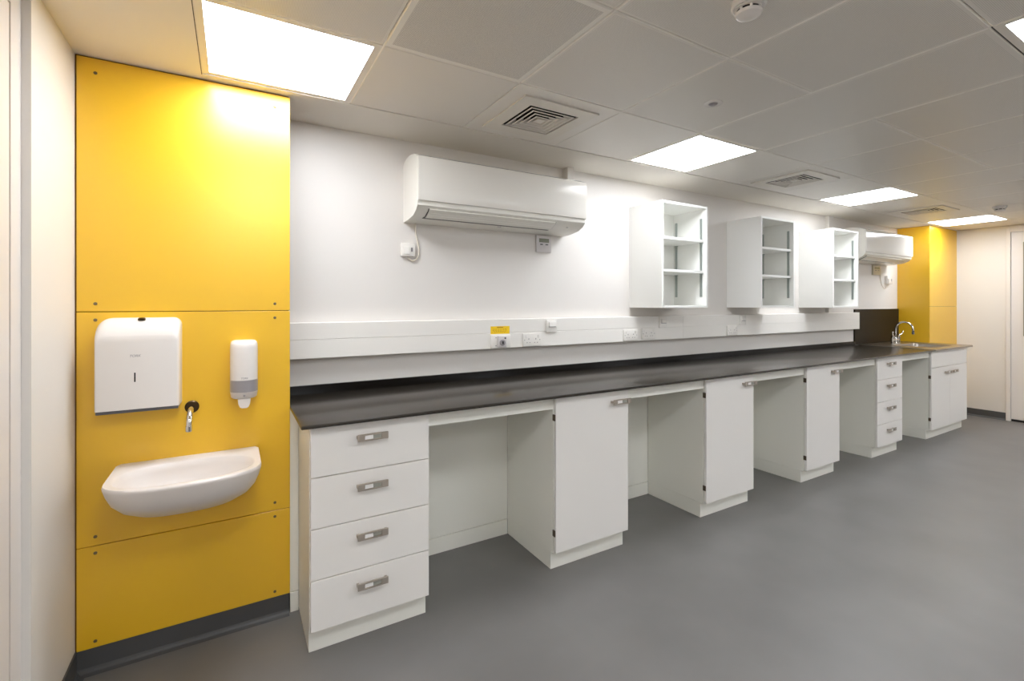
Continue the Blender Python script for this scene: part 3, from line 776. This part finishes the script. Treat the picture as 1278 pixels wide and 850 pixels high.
# wall spout
t = thing('wall_spout', 'chrome wall spout with dark round rose above the basin', 'tap', (-0.150, YN, 1.003))
bm = bmesh.new(); bm_lathe(bm, [(0.026, 0.0), (0.026, -0.006), (0.022, -0.010), (0.010, -0.010)], 28, 'y'); obj('rose', bm, M_brass, t, 40)
pth = [(0, -0.008, 0.001), (0, -0.05, 0.001), (0, -0.085, -0.002), (-0.001, -0.112, -0.014), (-0.002, -0.126, -0.034), (-0.003, -0.131, -0.058)]
bm = bmesh.new(); bm_tube(bm, spline(pth, 5), 0.0105, 16); obj('spout', bm, M_chrome, t, True)
bm = bmesh.new(); bm_lathe(bm, [(0.0118, -0.054), (0.0118, -0.074), (0.0095, -0.076)], 18, 'z', (-0.003, -0.131, 0)); obj('aerator', bm, M_chrome, t, 40)

# paper towel dispenser
t = thing('towel_dispenser', 'white paper towel dispenser on the yellow panel', 'dispenser', (-0.3195, YN, 1.015))
w = 0.1345
def rounded_prism(bm, outline, y_front, y_back):
    bm_prism(bm, outline, y_front, y_back, 'y')
# front cover lofted from the wall outwards
def cover_ring(bm, y, wx, z0, z1, r):
    pts = [(-wx, z0), (wx, z0)]+arc(wx-r, z1-r, r, 0, 90, 6)+arc(-wx+1.6*r, z1-1.6*r, 1.6*r, 90, 180, 6)
    return [bm.verts.new((x, y, z)) for x, z in pts]
bm = bmesh.new()
L = [cover_ring(bm, y, wx, 0.016, z1, r) for y, wx, z1, r in ((0.0, w, 0.370, 0.030), (-0.030, w, 0.370, 0.030), (-0.048, w-0.0005, 0.366, 0.029), (-0.066, w-0.001, 0.352, 0.027), (-0.082, w-0.002, 0.334, 0.024), (-0.093, w-0.004, 0.316, 0.022), (-0.098, w-0.007, 0.304, 0.020), (-0.1005, w-0.011, 0.298, 0.018))]
fs = []
for a, b in zip(L, L[1:]):
    k_ = len(a)
    for k in range(k_): fs.append(bm.faces.new((a[k], a[(k+1) % k_], b[(k+1) % k_], b[k])))
fs += [bm.faces.new(L[0]), bm.faces.new(L[-1][::-1])]
bmesh.ops.recalc_face_normals(bm, faces=fs)
obj('cover', bm, M_plast, t, 50)
box('base_tray', M_dgrey, t, -w+0.006, w-0.006, -0.094, 0, 0.003, 0.0155, 0.002, 1)
box('viewing_slot', M_black, t, -0.0115, -0.0065, -0.1014, -0.1000, 0.122, 0.158)
bm = bmesh.new(); bm_lathe(bm, [(0.013, -0.004), (0.013, 0.004), (0.008, 0.008)], 20, 'z', (0.006, -0.052, 0.363)); obj('lock', bm, M_brass, t, 40)
text('logo', 'TORK', 0.013, M_grey, t, (-0.009, -0.1008, 0.223), (math.pi/2, 0, 0), 0.25)

# soap dispenser
t = thing('soap_dispenser', 'white and grey soap dispenser on the yellow panel above the basin', 'dispenser', (0.042, YN, 0.98))
def soap_ring(bm, z, hw, d):
    pts = [(-hw, 0.0)]+[(-hw+0.0, -d*0.45)]+[(hw*math.cos(math.radians(a)), -d*0.45-d*0.55*math.sin(math.radians(a))) for a in range(170, 9, -16)]+[(hw, -d*0.45), (hw, 0.0)]
    return [bm.verts.new((x, y, z)) for x, y in pts]
def soap_part(name, m, rows):
    bm = bmesh.new(); L = [soap_ring(bm, *r) for r in rows]; fs = []
    for a, b in zip(L, L[1:]):
        k_ = len(a)
        for k in range(k_): fs.append(bm.faces.new((a[k], a[(k+1) % k_], b[(k+1) % k_], b[k])))
    fs += [bm.faces.new(L[0]), bm.faces.new(L[-1][::-1])]
    bmesh.ops.recalc_face_normals(bm, faces=fs)
    return obj(name, bm, m, t, 50)
soap_part('cover', M_plast, [(0.131, 0.053, 0.098), (0.270, 0.053, 0.096), (0.285, 0.052, 0.094), (0.294, 0.049, 0.086), (0.299, 0.042, 0.072), (0.301, 0.030, 0.050)])
soap_part('grey_band', M_grey, [(0.080, 0.0532, 0.0985), (0.1308, 0.0532, 0.0985)])
soap_part('lower_cover', M_lgrey, [(0.050, 0.044, 0.080), (0.056, 0.050, 0.090), (0.0798, 0.053, 0.098)])
bm = bmesh.new(); bm_lathe(bm, [(0.005, 0), (0.004, -0.002)], 14, 'y', (0, -0.0955, 0.066)); obj('release_button', bm, M_grey, t)
bm = bmesh.new()
pts = [(-0.024, 0.050), (0.024, 0.050), (0.022, 0.030), (0.016, 0.015), (0.008, 0.011), (-0.008, 0.011), (-0.016, 0.015), (-0.022, 0.030)]
bm_prism(bm, pts, -0.085, -0.040, 'y'); obj('push_lever', bm, M_plast, t)
text('logo', 'TORK', 0.010, M_grey, t, (0.0, -0.0982, 0.1405), (math.pi/2, 0, 0), 0.25)
